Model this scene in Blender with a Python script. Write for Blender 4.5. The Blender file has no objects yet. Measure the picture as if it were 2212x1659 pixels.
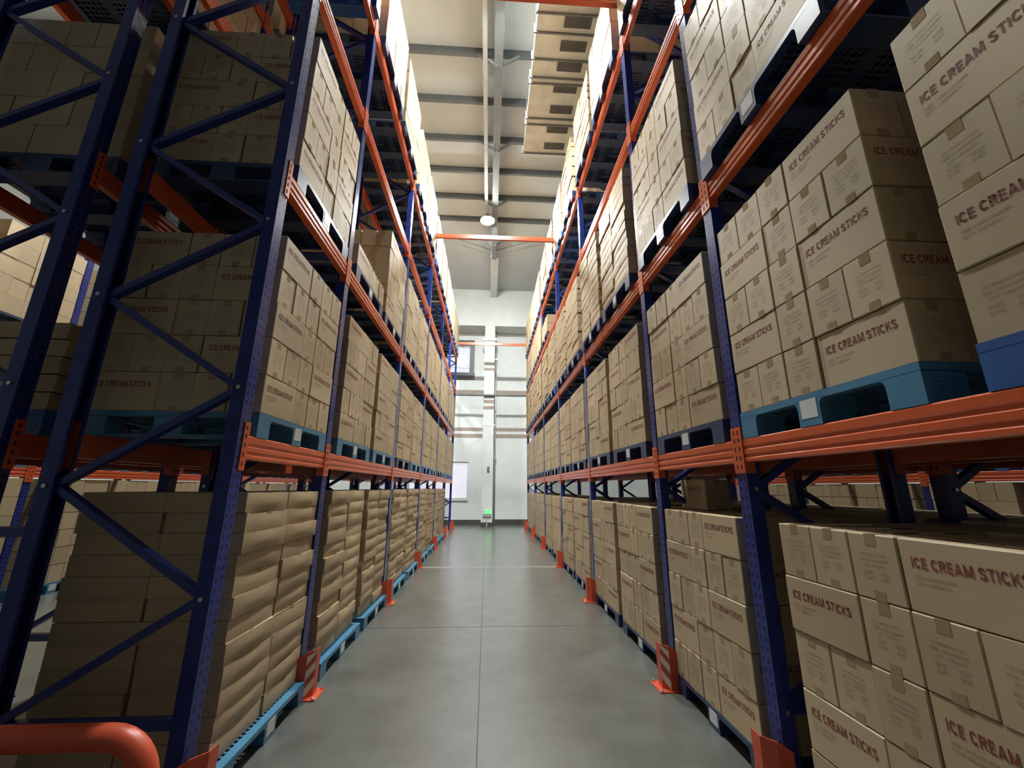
import bpy, math, random
import numpy as np
from mathutils import Matrix, Vector

random.seed(7)
S = bpy.context.scene
C = S.collection
PI = math.pi

# ------------------------------------------------------------------ camera, world, exposure
CAM_H = 1.4608
CAM_F = 874.38                      # focal length in pixels of the 2212 px wide frame
YAW, PITCH, ROLL = 0.0553, 0.2506, 0.0045


def cam_axes():
    cy, sy, cp, sp = math.cos(YAW), math.sin(YAW), math.cos(PITCH), math.sin(PITCH)
    fwd = Vector((sy * cp, cy * cp, sp))
    right = Vector((cy, -sy, 0))
    up = right.cross(fwd)
    cr, sr = math.cos(ROLL), math.sin(ROLL)
    return fwd, cr * right + sr * up, -sr * right + cr * up


FWD, RGT, UPV = cam_axes()
cam = bpy.data.cameras.new('camera')
cam.sensor_fit = 'HORIZONTAL'
cam.sensor_width = 36.0
cam.lens = CAM_F / 2212 * 36.0
cam.clip_start = 0.05
cam.clip_end = 100
co = bpy.data.objects.new('camera', cam)
C.objects.link(co)
co.matrix_world = Matrix(((RGT.x, UPV.x, -FWD.x, 0), (RGT.y, UPV.y, -FWD.y, 0), (RGT.z, UPV.z, -FWD.z, CAM_H), (0, 0, 0, 1)))
S.camera = co

S.view_settings.view_transform = 'Standard'
S.view_settings.look = 'None'
S.view_settings.gamma = 1.0
S.view_settings.use_curve_mapping = False
S.view_settings.exposure = 0.06

w = bpy.data.worlds.new('world')
S.world = w
w.use_nodes = True
w.node_tree.nodes['Background'].inputs[0].default_value = (0.75, 0.85, 1.0, 1)
w.node_tree.nodes['Background'].inputs[1].default_value = 0.05

LAMP_L = (1560.0, 2300.0)           # radiance of the aisle lamps' bulbs, nearer and farther
SIDE_W = 1800.0                      # watts of each lamp over the neighbouring aisles
WINDOW_L = 0.70
LAMPS = [(-0.10, 4.68, 9.4), (-0.175, 10.82, 9.4)]


def spot(name, loc, watts, r=0.15, col=(0.97, 1.0, 0.95)):
    d = bpy.data.lights.new(name, 'SPOT')
    d.spot_size = math.radians(165)
    d.spot_blend = 0.6
    d.energy = watts
    d.shadow_soft_size = r
    d.color = col
    o = bpy.data.objects.new(name, d)
    C.objects.link(o)
    o.location = loc


for x in (-4.75, 5.0):
    for y in (5.2, 10.5):
        spot('side_aisle_light', (x, y, 9.3), SIDE_W if x < 0 else SIDE_W * 0.5)

# ------------------------------------------------------------------ materials


class NT:
    def __init__(s, name):
        s.m = bpy.data.materials.new(name)
        s.m.use_nodes = True
        s.t = s.m.node_tree
        s.b = s.t.nodes['Principled BSDF']

    def n(s, typ, **kw):
        nd = s.t.nodes.new(typ)
        for k, v in kw.items():
            setattr(nd, k, v)
        return nd

    def l(s, a, b):
        s.t.links.new(a, b)

    def math(s, op, a, b=None):
        nd = s.n('ShaderNodeMath', operation=op)
        for i, v in enumerate((a, b)):
            if v is None:
                continue
            if isinstance(v, (int, float)):
                nd.inputs[i].default_value = v
            else:
                s.l(v, nd.inputs[i])
        return nd.outputs[0]

    def ramp(s, fac, stops):
        r = s.n('ShaderNodeValToRGB')
        e = r.color_ramp.elements
        e[0].position, e[0].color = stops[0][0], (*stops[0][1], 1)
        e[1].position, e[1].color = stops[1][0], (*stops[1][1], 1)
        for p, c in stops[2:]:
            k = e.new(p)
            k.color = (*c, 1)
        s.l(fac, r.inputs[0])
        return r.outputs[0]

    def noise(s, vec, scale, detail=4.0, rough=0.55):
        nd = s.n('ShaderNodeTexNoise')
        nd.inputs['Scale'].default_value = scale
        nd.inputs['Detail'].default_value = detail
        nd.inputs['Roughness'].default_value = rough
        if vec is not None:
            s.l(vec, nd.inputs['Vector'])
        return nd.outputs['Fac']

    def mapping(s, scale=(1, 1, 1), coord='Object'):
        tc = s.n('ShaderNodeTexCoord')
        mp = s.n('ShaderNodeMapping')
        mp.inputs['Scale'].default_value = scale
        s.l(tc.outputs[coord], mp.inputs['Vector'])
        return mp.outputs[0]


def plain(name, col, rough=0.5, metal=0.0, emit=None, var=0.08, scale=6.0):
    k = NT(name)
    k.b.inputs['Roughness'].default_value = rough
    k.b.inputs['Metallic'].default_value = metal
    v = k.mapping()
    f = k.noise(v, scale)
    lo = tuple(c * (1 - var) for c in col)
    hi = tuple(min(1, c * (1 + var)) for c in col)
    k.l(k.ramp(f, [(0.3, lo), (0.7, hi)]), k.b.inputs['Base Color'])
    if emit:
        k.b.inputs['Emission Color'].default_value = (*emit[0], 1)
        k.b.inputs['Emission Strength'].default_value = emit[1]
    return k.m


def cardboard(name, col):
    k = NT(name)
    k.b.inputs['Roughness'].default_value = 0.62
    v = k.mapping((3, 3, 40))
    f = k.noise(v, 4, 6, 0.6)
    info = k.n('ShaderNodeObjectInfo')
    geo = k.n('ShaderNodeNewGeometry')
    big = k.noise(geo.outputs['Position'], 1.3, 2)
    s = k.math('ADD', k.math('MULTIPLY', f, 0.34), k.math('MULTIPLY', big, 0.4))
    rnd = k.math('FRACT', k.math('ADD', info.outputs['Random'], k.math('MULTIPLY', geo.outputs['Random Per Island'], 1.0)))
    s = k.math('ADD', s, k.math('MULTIPLY', rnd, 0.34))
    s = k.math('SUBTRACT', s, 0.04)
    lo = tuple(c * 0.82 for c in col)
    hi = tuple(c * 1.14 for c in col)
    k.l(k.ramp(s, [(0.2, lo), (0.8, hi)]), k.b.inputs['Base Color'])
    return k.m


M_CARD = cardboard('cardboard', (0.47, 0.365, 0.23))
M_CARD2 = cardboard('plain cardboard', (0.45, 0.335, 0.20))
M_RED = plain('dark red ink', (0.24, 0.055, 0.045), 0.7)
M_INK = plain('faint brown ink', (0.30, 0.205, 0.13), 0.7)
M_TAPE = plain('clear brown tape', (0.33, 0.245, 0.14), 0.16)
M_ORANGE = plain('orange paint', (0.60, 0.105, 0.035), 0.27, var=0.05)
M_ORANGE2 = plain('orange guard paint', (0.58, 0.085, 0.035), 0.4)
M_WHITE = plain('white paint', (0.72, 0.72, 0.70), 0.5)
M_PAL = [plain('light blue plastic', (0.055, 0.20, 0.34), 0.38), plain('blue plastic', (0.02, 0.10, 0.33), 0.38), plain('navy plastic', (0.02, 0.045, 0.12), 0.4), plain('teal plastic', (0.04, 0.17, 0.22), 0.38)]
M_STICK = plain('white label paper', (0.62, 0.63, 0.64), 0.35)
M_STEEL = plain('grey painted steel', (0.16, 0.17, 0.18), 0.5)
M_PURLIN = plain('dark grey steel', (0.09, 0.095, 0.10), 0.5)
M_GALV = plain('galvanised steel', (0.48, 0.49, 0.50), 0.35, 0.3)
M_DUCT = plain('bright duct foil', (0.66, 0.68, 0.63), 0.45, 0.1, var=0.16, scale=3)
M_GRILLE = plain('grey grille', (0.22, 0.22, 0.22), 0.5)
M_BLACKF = plain('black plastic film', (0.03, 0.03, 0.032), 0.4)
M_DARK = plain('dark hole', (0.01, 0.01, 0.012), 0.8)
M_BOLT = plain('zinc bolt', (0.55, 0.55, 0.55), 0.25, 0.9)
M_BULB = [plain('lit bulb', (0.9, 0.9, 0.9), 0.5, emit=((0.96, 1.0, 0.965), v)) for v in LAMP_L]
M_GREEN = plain('lit green sign', (0.05, 0.5, 0.12), 0.5, emit=((0.08, 1.0, 0.16), 1.5))
M_GREENW = plain('lit white pictogram', (0.8, 0.9, 0.8), 0.5, emit=((0.7, 1.0, 0.75), 0.9))
M_PANE2 = plain('daylit window glass', (0.5, 0.53, 0.6), 0.1, emit=((0.80, 0.86, 1.0), 0.42), var=0.3, scale=2.5)
M_PANE = plain('daylit milky pane', (0.25, 0.25, 0.28), 0.3, emit=((0.90, 0.89, 1.0), WINDOW_L))


def post_paint():
    k = NT('blue paint with slots')
    k.b.inputs['Roughness'].default_value = 0.22
    k.b.inputs['Specular IOR Level'].default_value = 0.35
    tc = k.n('ShaderNodeTexCoord')
    sx = k.n('ShaderNodeSeparateXYZ')
    k.l(tc.outputs['Object'], sx.inputs[0])
    ge = k.n('ShaderNodeTexCoord')
    sn = k.n('ShaderNodeSeparateXYZ')
    k.l(ge.outputs['Normal'], sn.inputs[0])
    zf = k.math('FRACT', k.math('DIVIDE', sx.outputs['Z'], 0.05))
    zz = k.math('LESS_THAN', zf, 0.42)
    ay = k.math('ABSOLUTE', k.math('SUBTRACT', k.math('ABSOLUTE', sx.outputs['Y']), 0.021))
    yy = k.math('LESS_THAN', ay, 0.007)
    nx = k.math('GREATER_THAN', k.math('ABSOLUTE', sn.outputs['X']), 0.9)
    m = k.math('MULTIPLY', k.math('MULTIPLY', zz, yy), nx)
    mx = k.n('ShaderNodeMix', data_type='RGBA')
    k.l(m, mx.inputs['Factor'])
    f = k.noise(tc.outputs['Object'], 9)
    k.l(k.ramp(f, [(0.3, (0.016, 0.028, 0.17)), (0.7, (0.022, 0.04, 0.22))]), mx.inputs[6])
    mx.inputs[7].default_value = (0.004, 0.004, 0.008, 1)
    k.l(mx.outputs[2], k.b.inputs['Base Color'])
    return k.m


M_POST = post_paint()
M_BLUE = plain('blue paint', (0.018, 0.034, 0.19), 0.32)


def concrete_floor():
    k = NT('polished concrete')
    geo = k.n('ShaderNodeNewGeometry')
    P = geo.outputs['Position']
    a = k.noise(P, 0.55, 5, 0.6)
    b = k.noise(P, 3.2, 6, 0.65)
    c = k.noise(P, 60, 3, 0.6)
    s = k.math('ADD', k.math('MULTIPLY', a, 0.5), k.math('ADD', k.math('MULTIPLY', b, 0.42), k.math('MULTIPLY', c, 0.08)))
    col = k.ramp(s, [(0.34, (0.062, 0.065, 0.057)), (0.45, (0.094, 0.098, 0.088)), (0.55, (0.124, 0.13, 0.119)), (0.70, (0.115, 0.12, 0.109))])
    k.l(col, k.b.inputs['Base Color'])
    k.l(k.ramp(a, [(0.3, (0.27,) * 3), (0.7, (0.36,) * 3)]), k.b.inputs['Roughness'])
    k.b.inputs['Specular IOR Level'].default_value = 0.5
    k.b.inputs['Coat Weight'].default_value = 0.7
    k.b.inputs['Coat Roughness'].default_value = 0.22
    return k.m


M_FLOOR = concrete_floor()
M_JOINT = plain('dark joint filler', (0.05, 0.05, 0.045), 0.8)
M_PALEJ = plain('pale patched concrete', (0.21, 0.215, 0.20), 0.5)


def wall_paint():
    k = NT('white wall plaster')
    k.b.inputs['Roughness'].default_value = 0.7
    geo = k.n('ShaderNodeNewGeometry')
    a = k.noise(geo.outputs['Position'], 0.8, 4)
    b = k.noise(geo.outputs['Position'], 5, 4)
    s = k.math('ADD', k.math('MULTIPLY', a, 0.7), k.math('MULTIPLY', b, 0.3))
    k.l(k.ramp(s, [(0.35, (0.66, 0.70, 0.695)), (0.65, (0.75, 0.79, 0.785))]), k.b.inputs['Base Color'])
    return k.m


M_WALL = wall_paint()
M_BASE = plain('grey base paint', (0.065, 0.065, 0.062), 0.6, var=0.3)
M_NEAR = plain('grey near wall', (0.42, 0.42, 0.41), 0.7)
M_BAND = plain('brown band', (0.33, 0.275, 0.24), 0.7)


def ceiling_mat():
    k = NT('ribbed roof sheet')
    k.b.inputs['Roughness'].default_value = 0.6
    geo = k.n('ShaderNodeNewGeometry')
    sx = k.n('ShaderNodeSeparateXYZ')
    k.l(geo.outputs['Position'], sx.inputs[0])
    wv = k.math('SINE', k.math('MULTIPLY', sx.outputs['X'], 100.0))
    a = k.noise(geo.outputs['Position'], 0.9, 4)
    k.l(k.ramp(a, [(0.3, (0.49, 0.52, 0.53)), (0.7, (0.55, 0.58, 0.585))]), k.b.inputs['Base Color'])
    bp = k.n('ShaderNodeBump')
    bp.inputs['Strength'].default_value = 0.12
    bp.inputs['Distance'].default_value = 0.008
    k.l(wv, bp.inputs['Height'])
    k.l(bp.outputs[0], k.b.inputs['Normal'])
    return k.m


M_CEIL = ceiling_mat()

# ------------------------------------------------------------------ mesh helpers


class MB:
    def __init__(s):
        s.v, s.f, s.mi = [], [], []

    def add(s, verts, faces, mi=0):
        o = len(s.v)
        s.v += [tuple(p) for p in verts]
        s.f += [tuple(i + o for i in q) for q in faces]
        s.mi += [mi] * len(faces)
        return s

    def box(s, a, b, mi=0):
        x0, y0, z0 = a
        x1, y1, z1 = b
        return s.add([(x0, y0, z0), (x1, y0, z0), (x1, y1, z0), (x0, y1, z0), (x0, y0, z1), (x1, y0, z1), (x1, y1, z1), (x0, y1, z1)],
                     [(0, 3, 2, 1), (4, 5, 6, 7), (0, 1, 5, 4), (1, 2, 6, 5), (2, 3, 7, 6), (3, 0, 4, 7)], mi)

    def prism(s, poly, axis, t0, t1, mi=0):
        """poly: 2D points; axis: extrusion axis index; the two other axes keep their cyclic-free order"""
        o = [i for i in range(3) if i != axis]
        n = len(poly)
        vs = []
        for t in (t0, t1):
            for p in poly:
                q = [0, 0, 0]
                q[axis] = t
                q[o[0]], q[o[1]] = p
                vs.append(q)
        fs = [tuple(range(n)), tuple(range(2 * n - 1, n - 1, -1))] + [(i, i + n, (i + 1) % n + n, (i + 1) % n) for i in range(n)]
        return s.add(vs, fs, mi)

    def strip(s, path, z0, z1, th, mi=0):
        """thin bent plate following a plan path"""
        for (xa, ya), (xb, yb) in zip(path, path[1:]):
            dx, dy = xb - xa, yb - ya
            L = math.hypot(dx, dy)
            nx, ny = -dy / L * th, dx / L * th
            s.add([(xa, ya, z0), (xb, yb, z0), (xb + nx, yb + ny, z0), (xa + nx, ya + ny, z0), (xa, ya, z1), (xb, yb, z1), (xb + nx, yb + ny, z1), (xa + nx, ya + ny, z1)],
                  [(0, 3, 2, 1), (4, 5, 6, 7), (0, 1, 5, 4), (1, 2, 6, 5), (2, 3, 7, 6), (3, 0, 4, 7)], mi)
        return s

    def bar(s, p, q, wd, ht, mi=0, up=(0, 0, 1)):
        p, q, up = Vector(p), Vector(q), Vector(up)
        d = (q - p).normalized()
        a = d.cross(up)
        if a.length < 1e-4:
            a = d.cross(Vector((1, 0, 0)))
        a.normalize()
        b = a.cross(d)
        a *= wd / 2
        b *= ht / 2
        vs = [p - a - b, p + a - b, p + a + b, p - a + b, q - a - b, q + a - b, q + a + b, q - a + b]
        return s.add(vs, [(0, 1, 2, 3), (7, 6, 5, 4), (0, 4, 5, 1), (1, 5, 6, 2), (2, 6, 7, 3), (3, 7, 4, 0)], mi)

    def tube(s, pts, r, n=16, mi=0):
        pts = [Vector(p) for p in pts]
        rings = []
        ref = Vector((0, 1, 0.01)).normalized()
        for i, p in enumerate(pts):
            d = (pts[min(i + 1, len(pts) - 1)] - pts[max(i - 1, 0)]).normalized()
            a = d.cross(ref)
            if a.length < 1e-3:
                a = d.cross(Vector((1, 0, 0)))
            a.normalize()
            b = d.cross(a)
            rings.append([p + a * r * math.cos(t * 2 * PI / n) + b * r * math.sin(t * 2 * PI / n) for t in range(n)])
        vs = [q for g in rings for q in g]
        fs = []
        for i in range(len(rings) - 1):
            for t in range(n):
                fs.append((i * n + t, i * n + (t + 1) % n, (i + 1) * n + (t + 1) % n, (i + 1) * n + t))
        fs += [tuple(range(n - 1, -1, -1)), tuple((len(rings) - 1) * n + t for t in range(n))]
        return s.add(vs, fs, mi)

    def lathe(s, prof, c=(0, 0, 0), n=24, mi=0):
        vs = [(c[0] + r * math.cos(t * 2 * PI / n), c[1] + r * math.sin(t * 2 * PI / n), c[2] + z) for r, z in prof for t in range(n)]
        fs = [(i * n + t, i * n + (t + 1) % n, (i + 1) * n + (t + 1) % n, (i + 1) * n + t) for i in range(len(prof) - 1) for t in range(n)]
        fs += [tuple(range(n - 1, -1, -1)), tuple((len(prof) - 1) * n + t for t in range(n))]
        return s.add(vs, fs, mi)

    def mesh(s, name, mats, smooth=False):
        me = bpy.data.meshes.new(name)
        me.from_pydata(s.v, [], s.f)
        for m in (mats if isinstance(mats, (list, tuple)) else [mats]):
            me.materials.append(m)
        me.polygons.foreach_set('material_index', s.mi)
        if smooth:
            me.polygons.foreach_set('use_smooth', [True] * len(s.f))
        me.update()
        return me

    def build(s, name, mats, parent=None, smooth=False):
        return obj(name, s.mesh(name, mats, smooth), parent)


def obj(name, me, parent=None, loc=(0, 0, 0), rz=0.0, sc=None):
    o = bpy.data.objects.new(name, me)
    C.objects.link(o)
    o.location = loc
    o.rotation_euler = (0, 0, rz)
    if sc:
        o.scale = sc
    if parent:
        o.parent = parent
    return o


def tag(o, label, cat, group=None):
    o['label'] = label
    o['category'] = cat
    o['kind'] = o.get('kind', 'thing')
    if group:
        o['group'] = group
    return o


def thing(name, label, cat, loc=(0, 0, 0), rz=0.0, group=None):
    return tag(obj(name, None, None, loc, rz), label, cat, group)


def struct(o):
    o['kind'] = 'structure'
    return o


ORD = ['nearest', 'second', 'third', 'fourth', 'fifth', 'sixth', 'seventh', 'eighth', 'ninth', 'tenth', 'eleventh', 'twelfth', 'thirteenth', 'fourteenth']
NTH = ['first'] + ORD[1:]

# ------------------------------------------------------------------ plan of the racks
XL, XR = -1.339, 1.440             # aisle faces of the two racks
DEP = 0.94                          # depth of a rack
Y0, SGL, DBL = 2.285, 1.190, 2.400
YS = [Y0] + [Y0 + SGL + DBL * i for i in range(6)]
YB = [Y0 - DBL] + YS
LV = [1.670, 3.400, 5.137, 6.395]  # beam centres
BH = 0.13
POST_H = 7.10
XA2 = -2.52                         # back-to-back row behind the left rack (its side towards us)
XB2 = 2.62
XA3, XB3 = -6.10, 6.50              # aisle faces of the racks across the neighbouring aisles

# ------------------------------------------------------------------ the setting
ROOM = (-13.0, 13.0, -12.0, 17.35, 10.0)
X0, X1, YN, YF, ZC = ROOM


def slab(name, a, b, m):
    return struct(MB().box(a, b).build(name, m))


slab('floor', (X0, YN, -0.2), (X1, YF + 0.3, 0.0), M_FLOOR)
slab('ceiling', (X0, YN, ZC), (X1, YF + 0.3, ZC + 0.2), M_CEIL)
slab('wall_left', (X0 - 0.2, YN, 0), (X0, YF + 0.3, ZC), M_WALL)
slab('wall_right', (X1, YN, 0), (X1 + 0.2, YF + 0.3, ZC), M_WALL)
slab('wall_near', (X0, YN - 0.2, 0), (X1, YN, ZC), M_NEAR)
# far wall with two window openings
wm = MB()
W1 = (-3.3, -0.86, 1.0, 2.50)
W2 = (-2.6, -0.80, 6.12, 7.84)
W3 = (-9.6, -6.4, 1.0, 2.50)
holes = [W1, W2, W3]
xs = sorted({X0, X1, *[h[0] for h in holes], *[h[1] for h in holes]})
zs = sorted({0, ZC, *[h[2] for h in holes], *[h[3] for h in holes]})
for i in range(len(xs) - 1):
    for j in range(len(zs) - 1):
        cx, cz = (xs[i] + xs[i + 1]) / 2, (zs[j] + zs[j + 1]) / 2
        if any(h[0] < cx < h[1] and h[2] < cz < h[3] for h in holes):
            continue
        wm.box((xs[i], YF, zs[j]), (xs[i + 1], YF + 0.25, zs[j + 1]))
struct(wm.build('wall_far', M_WALL))


def window(n, h, frame, bars, border=0.05):
    x0, x1, z0, z1 = h
    m = MB()
    yf = YF + 0.10
    b = border
    m.box((x0, yf - 0.03, z0), (x0 + b, yf + 0.03, z1)).box((x1 - b, yf - 0.03, z0), (x1, yf + 0.03, z1))
    m.box((x0 + b, yf - 0.03, z0), (x1 - b, yf + 0.03, z0 + b)).box((x0 + b, yf - 0.03, z1 - b), (x1 - b, yf + 0.03, z1))
    f = struct(m.build('window_%d' % n, frame))
    MB().box((x0 + b, yf + 0.005, z0 + b), (x1 - b, yf + 0.02, z1 - b)).build('pane', M_PANE2 if bars else M_PANE, f)
    if bars:
        g = MB()
        for k in range(1, 4):
            xx = x0 + b + (x1 - x0 - 2 * b) * k / 4
            g.box((xx - 0.02, yf - 0.02, z0 + b), (xx + 0.02, yf + 0.004, z1 - b))
        for k in (0.30, 0.72):
            zz = z0 + b + (z1 - z0 - 2 * b) * k
            g.box((x0 + b, yf - 0.022, zz - 0.025), (x1 - b, yf + 0.003, zz + 0.025))
        g.build('glazing_bars', M_GALV, f)
    return f


f1 = window(1, W1, M_WHITE, False, 0.04)
MB().box((W1[0] - 0.05, YF - 0.06, W1[2] - 0.07), (W1[1] + 0.03, YF + 0.12, W1[2])).build('window_sill', M_WHITE, f1)
f2 = window(2, W2, M_STEEL, True, 0.06)
cb = MB()
for a, b in (((W2[0] - 0.2, W2[2] - 0.05), (W2[1] + 0.10, W2[2] + 0.27)), ((W2[0] - 0.2, W2[3] - 0.20), (W2[1] + 0.06, W2[3] + 0.06)), ((W2[1] - 0.13, W2[2] + 0.27), (W2[1] + 0.08, W2[3] - 0.20))):
    cb.box((a[0], YF - 0.05, a[1]), (b[0], YF - 0.01, b[1]))
cb.build('black_film_border', M_BLACKF, f2)
f3 = window(3, W3, M_WHITE, False, 0.04)
MB().box((W3[0] - 0.05, YF - 0.06, W3[2] - 0.07), (W3[1] + 0.05, YF + 0.12, W3[2])).build('window_sill', M_WHITE, f3)

# column, ring beam, ledges and thin raised brown bands on wall and column
CX0, CX1, CY = -0.262, 0.170, 16.5
slab('trim_1', (CX0, CY, 0), (CX1, YF, 8.42), M_WALL).name = 'trim_1'
rb = MB().box((X0, CY, 8.29), (CX0, YF, ZC)).box((CX1, CY, 8.29), (X1, YF, ZC)).box((CX0, CY + 0.03, 8.42), (CX1, YF, ZC))
struct(rb.build('trim_2', M_WALL))
MBc = MB().box((CX0 - 0.09, CY - 0.05, 7.60), (CX1 + 0.09, CY, 7.72)).box((CX0 - 0.03, CY - 0.04, 3.90), (CX1 + 0.06, CY, 3.97))
struct(MBc.build('trim_3', M_WALL))
slab('trim_4', (CX0 - 0.012, CY - 0.03, 0), (CX1, CY, 3.90), M_WALL)
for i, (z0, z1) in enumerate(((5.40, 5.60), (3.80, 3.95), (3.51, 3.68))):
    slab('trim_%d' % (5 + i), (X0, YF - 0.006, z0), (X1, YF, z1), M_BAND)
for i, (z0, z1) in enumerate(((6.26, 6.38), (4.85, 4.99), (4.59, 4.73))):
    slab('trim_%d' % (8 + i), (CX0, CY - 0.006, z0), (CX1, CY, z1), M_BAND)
bs = MB().box((X0, YF - 0.012, 0), (CX0, YF, 0.19)).box((CX1, YF - 0.012, 0), (X1, YF, 0.205)).box((CX0 - 0.016, CY - 0.04, 0), (CX1 + 0.006, CY - 0.03, 0.16))
struct(bs.build('baseboard_far', M_BASE))

# floor joints
jm = MB()
jm.add([(0.018, YN, 0.0012), (0.024, YN, 0.0012), (-0.090, YF - 0.9, 0.0012), (-0.096, YF - 0.9, 0.0012)], [(0, 1, 2, 3)])
jm.box((-1.9, 4.903, 0), (2.0, 4.909, 0.0012))
struct(jm.build('trim_11', M_JOINT))
struct(MB().box((-6.0, 8.24, 0), (6.4, 8.36, 0.001)).build('trim_12', M_PALEJ))

# roof steel
PUR = [ -0.05 + 1.045 * k for k in range(-4, 12)]
for i, y in enumerate([p for p in PUR if p > 4.5]):
    m = MB().prism([(y, ZC - 0.16), (y + 0.07, ZC - 0.16), (y + 0.07, ZC - 0.145), (y + 0.012, ZC - 0.145), (y + 0.012, ZC - 0.012), (y + 0.07, ZC - 0.012), (y + 0.07, ZC), (y, ZC)], 0, X0, X1)
    n = len([p for p in PUR if p > 4.5])
    tag(m.build('roof_purlin', M_PURLIN), 'grey roof purlin across the ceiling, %s from the far wall' % NTH[n - 1 - i], 'roof beam', 'roof purlins')
rf = thing('roof_rafter', 'grey steel rafter running down the middle of the ceiling', 'roof beam', (0.05, 0, 0))
m = MB().box((-0.085, YN, ZC - 0.42), (0.085, 13.3, ZC - 0.405)).box((-0.085, YN, ZC - 0.175), (0.085, 13.3, ZC - 0.162)).box((-0.008, YN, ZC - 0.405), (0.008, 13.3, ZC - 0.175))
m.build('i_beam', M_STEEL, rf)
for y in (6.22, 8.31, 10.40, 12.40):
    for s in (-1, 1):
        MB().bar((s * 0.02, y + 0.02, ZC - 0.43), (s * 0.42, y + 0.02, ZC - 0.14), 0.05, 0.05).build('knee_brace', M_STEEL, rf)
for sx, sy in (((-3.0, 11.6), (0.0, 13.2)), ((3.0, 11.6), (0.1, 13.2))):
    o = MB().bar((sx[0], sx[1], ZC - 0.12), (sy[0], sy[1], ZC - 0.12), 0.02, 0.02).build('roof_tie_rod', M_STEEL)
    tag(o, 'thin grey tie rod slanting under the ceiling, %s of the rafter' % ('left' if sx[0] < 0 else 'right'), 'tie rod', 'roof tie rods')
slab('trim_13', (-0.06, 13.3, ZC - 0.35), (0.22, CY, ZC), M_WALL)
tr = thing('cable_tray', 'narrow galvanised cable tray hanging below the ceiling above the aisle', 'cable tray', (-0.215, 0, 9.62))
MB().box((-0.045, YN, 0), (0.045, 10.62, 0.006)).box((-0.045, YN, 0.006), (-0.041, 10.62, 0.06)).box((0.041, YN, 0.006), (0.045, 10.62, 0.06)).build('channel', M_GALV, tr)
for y in np.arange(-5, 10.4, 2.09):
    MB().bar((0, float(y) + 0.04, 0.006), (0, float(y) + 0.04, ZC - 9.62), 0.01, 0.01).build('hanger_rod', M_GALV, tr)

for (lx, ly, lz), mbulb, lab in zip(LAMPS, M_BULB, ('bright high-bay lamp above the aisle, out of sight nearer the camera', 'bright round lamp hanging above the aisle at the tray end')):
    t = thing('high_bay_lamp', lab, 'lamp', (lx, ly, lz))
    MB().lathe([(0.05, 0.22), (0.06, 0.20), (0.06, 0.12), (0.12, 0.08), (0.225, 0.005), (0.228, -0.005), (0.21, 0.0), (0.10, 0.05), (0.02, 0.055)]).build('housing', M_STEEL, t, True)
    MB().lathe([(0.006, -0.075), (0.07, -0.07), (0.13, -0.056), (0.175, -0.035), (0.196, -0.015), (0.20, 0.0), (0.03, 0.002)]).build('bulb', mbulb, t, True)
    MB().bar((0, 0, 0.22), (0, 0, ZC - lz), 0.012, 0.012).build('hanger_rod', M_GALV, t)

# ventilation duct under the roof
du = thing('ventilation_duct', 'wide bright sheet-metal ventilation duct with square grilles under the ceiling', 'duct', (0, 0, 8.6))
DX0, DX1, DY1 = 0.63, 1.75, 7.33
MB().box((DX0, 0.2, 0), (DX1, DY1, 0.13)).build('casing', M_DUCT, du)
for y in (4.60, 4.88, 5.30, 5.62, 5.73, 6.45, 6.59, DY1 - 0.015):
    MB().box((DX0 - 0.03, y, -0.03), (DX1 + 0.03, y + 0.025, 0.0)).box((DX0 - 0.03, y, 0), (DX0 - 0.001, y + 0.025, 0.15)).build('flange', M_STEEL, du)
for y in (4.72, 5.08, 5.42, 5.82, 6.25, 6.70, 7.12):
    g = MB()
    x0, x1 = 1.06, 1.50
    g.box((x0, y - 0.085, -0.012), (x1, y + 0.085, -0.002))
    for k in range(9):
        yy = y - 0.075 + k * 0.0185
        g.bar((x0 + 0.01, yy, -0.018), (x1 - 0.01, yy, -0.018), 0.004, 0.012)
    g.build('grille', M_GRILLE, du)
for y in (2.5, 5.0, 7.0):
    for x in (DX0 + 0.05, DX1 - 0.05):
        MB().bar((x, y, 0.13), (x, y, 1.4), 0.012, 0.012).build('hanger_rod', M_GALV, du)

# wall fittings
pp = MB().tube([(-5.0, 16.42, 5.17), (0, 16.42, 5.17), (5.0, 16.42, 5.17)], 0.045, 12)
tag(pp.build('sprinkler_pipe', M_STEEL, None, True), 'thin dark pipe running straight across the aisle before the far wall', 'pipe')
dp = thing('drain_pipe', 'thin vertical pipe beside the right edge of the white column', 'pipe', (CX1 + 0.07, YF - 0.15, 0))
MB().tube([(0, 0, 0.0), (0, 0, 4.0), (0, 0, 8.28)], 0.035, 12).build('pipe', M_GALV, dp, True)
for z in (2.6, 6.95):
    MB().box((-0.06, -0.05, z), (0.06, 0.14, z + 0.05)).build('clamp', M_GALV, dp)
es = thing('exit_sign', 'small lit green exit sign with running figure on the column foot', 'exit sign', (-0.03, CY - 0.04, 0.53))
MB().box((-0.16, -0.055, -0.065), (0.16, 0, 0.095)).build('housing', M_WHITE, es)
MB().box((-0.085, -0.062, -0.055), (0.155, -0.055, 0.085)).build('green_panel', M_GREEN, es)
m = MB()
for p, q in (((-0.03, 0.045), (-0.02, 0.0)), ((-0.02, 0.0), (0.005, -0.035)), ((-0.02, 0.0), (-0.05, -0.03)), ((-0.03, 0.04), (0.0, 0.025)), ((-0.03, 0.04), (-0.055, 0.02))):
    m.bar((p[0], -0.065, p[1]), (q[0], -0.065, q[1]), 0.004, 0.012, up=(0, 1, 0))
m.lathe([(0.001, 0.05), (0.011, 0.056), (0.013, 0.064), (0.009, 0.072), (0.001, 0.075)], (-0.027, -0.064, 0), 10)
m.bar((0.04, -0.065, 0.01), (0.12, -0.065, 0.01), 0.004, 0.014, up=(0, 1, 0))
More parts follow.
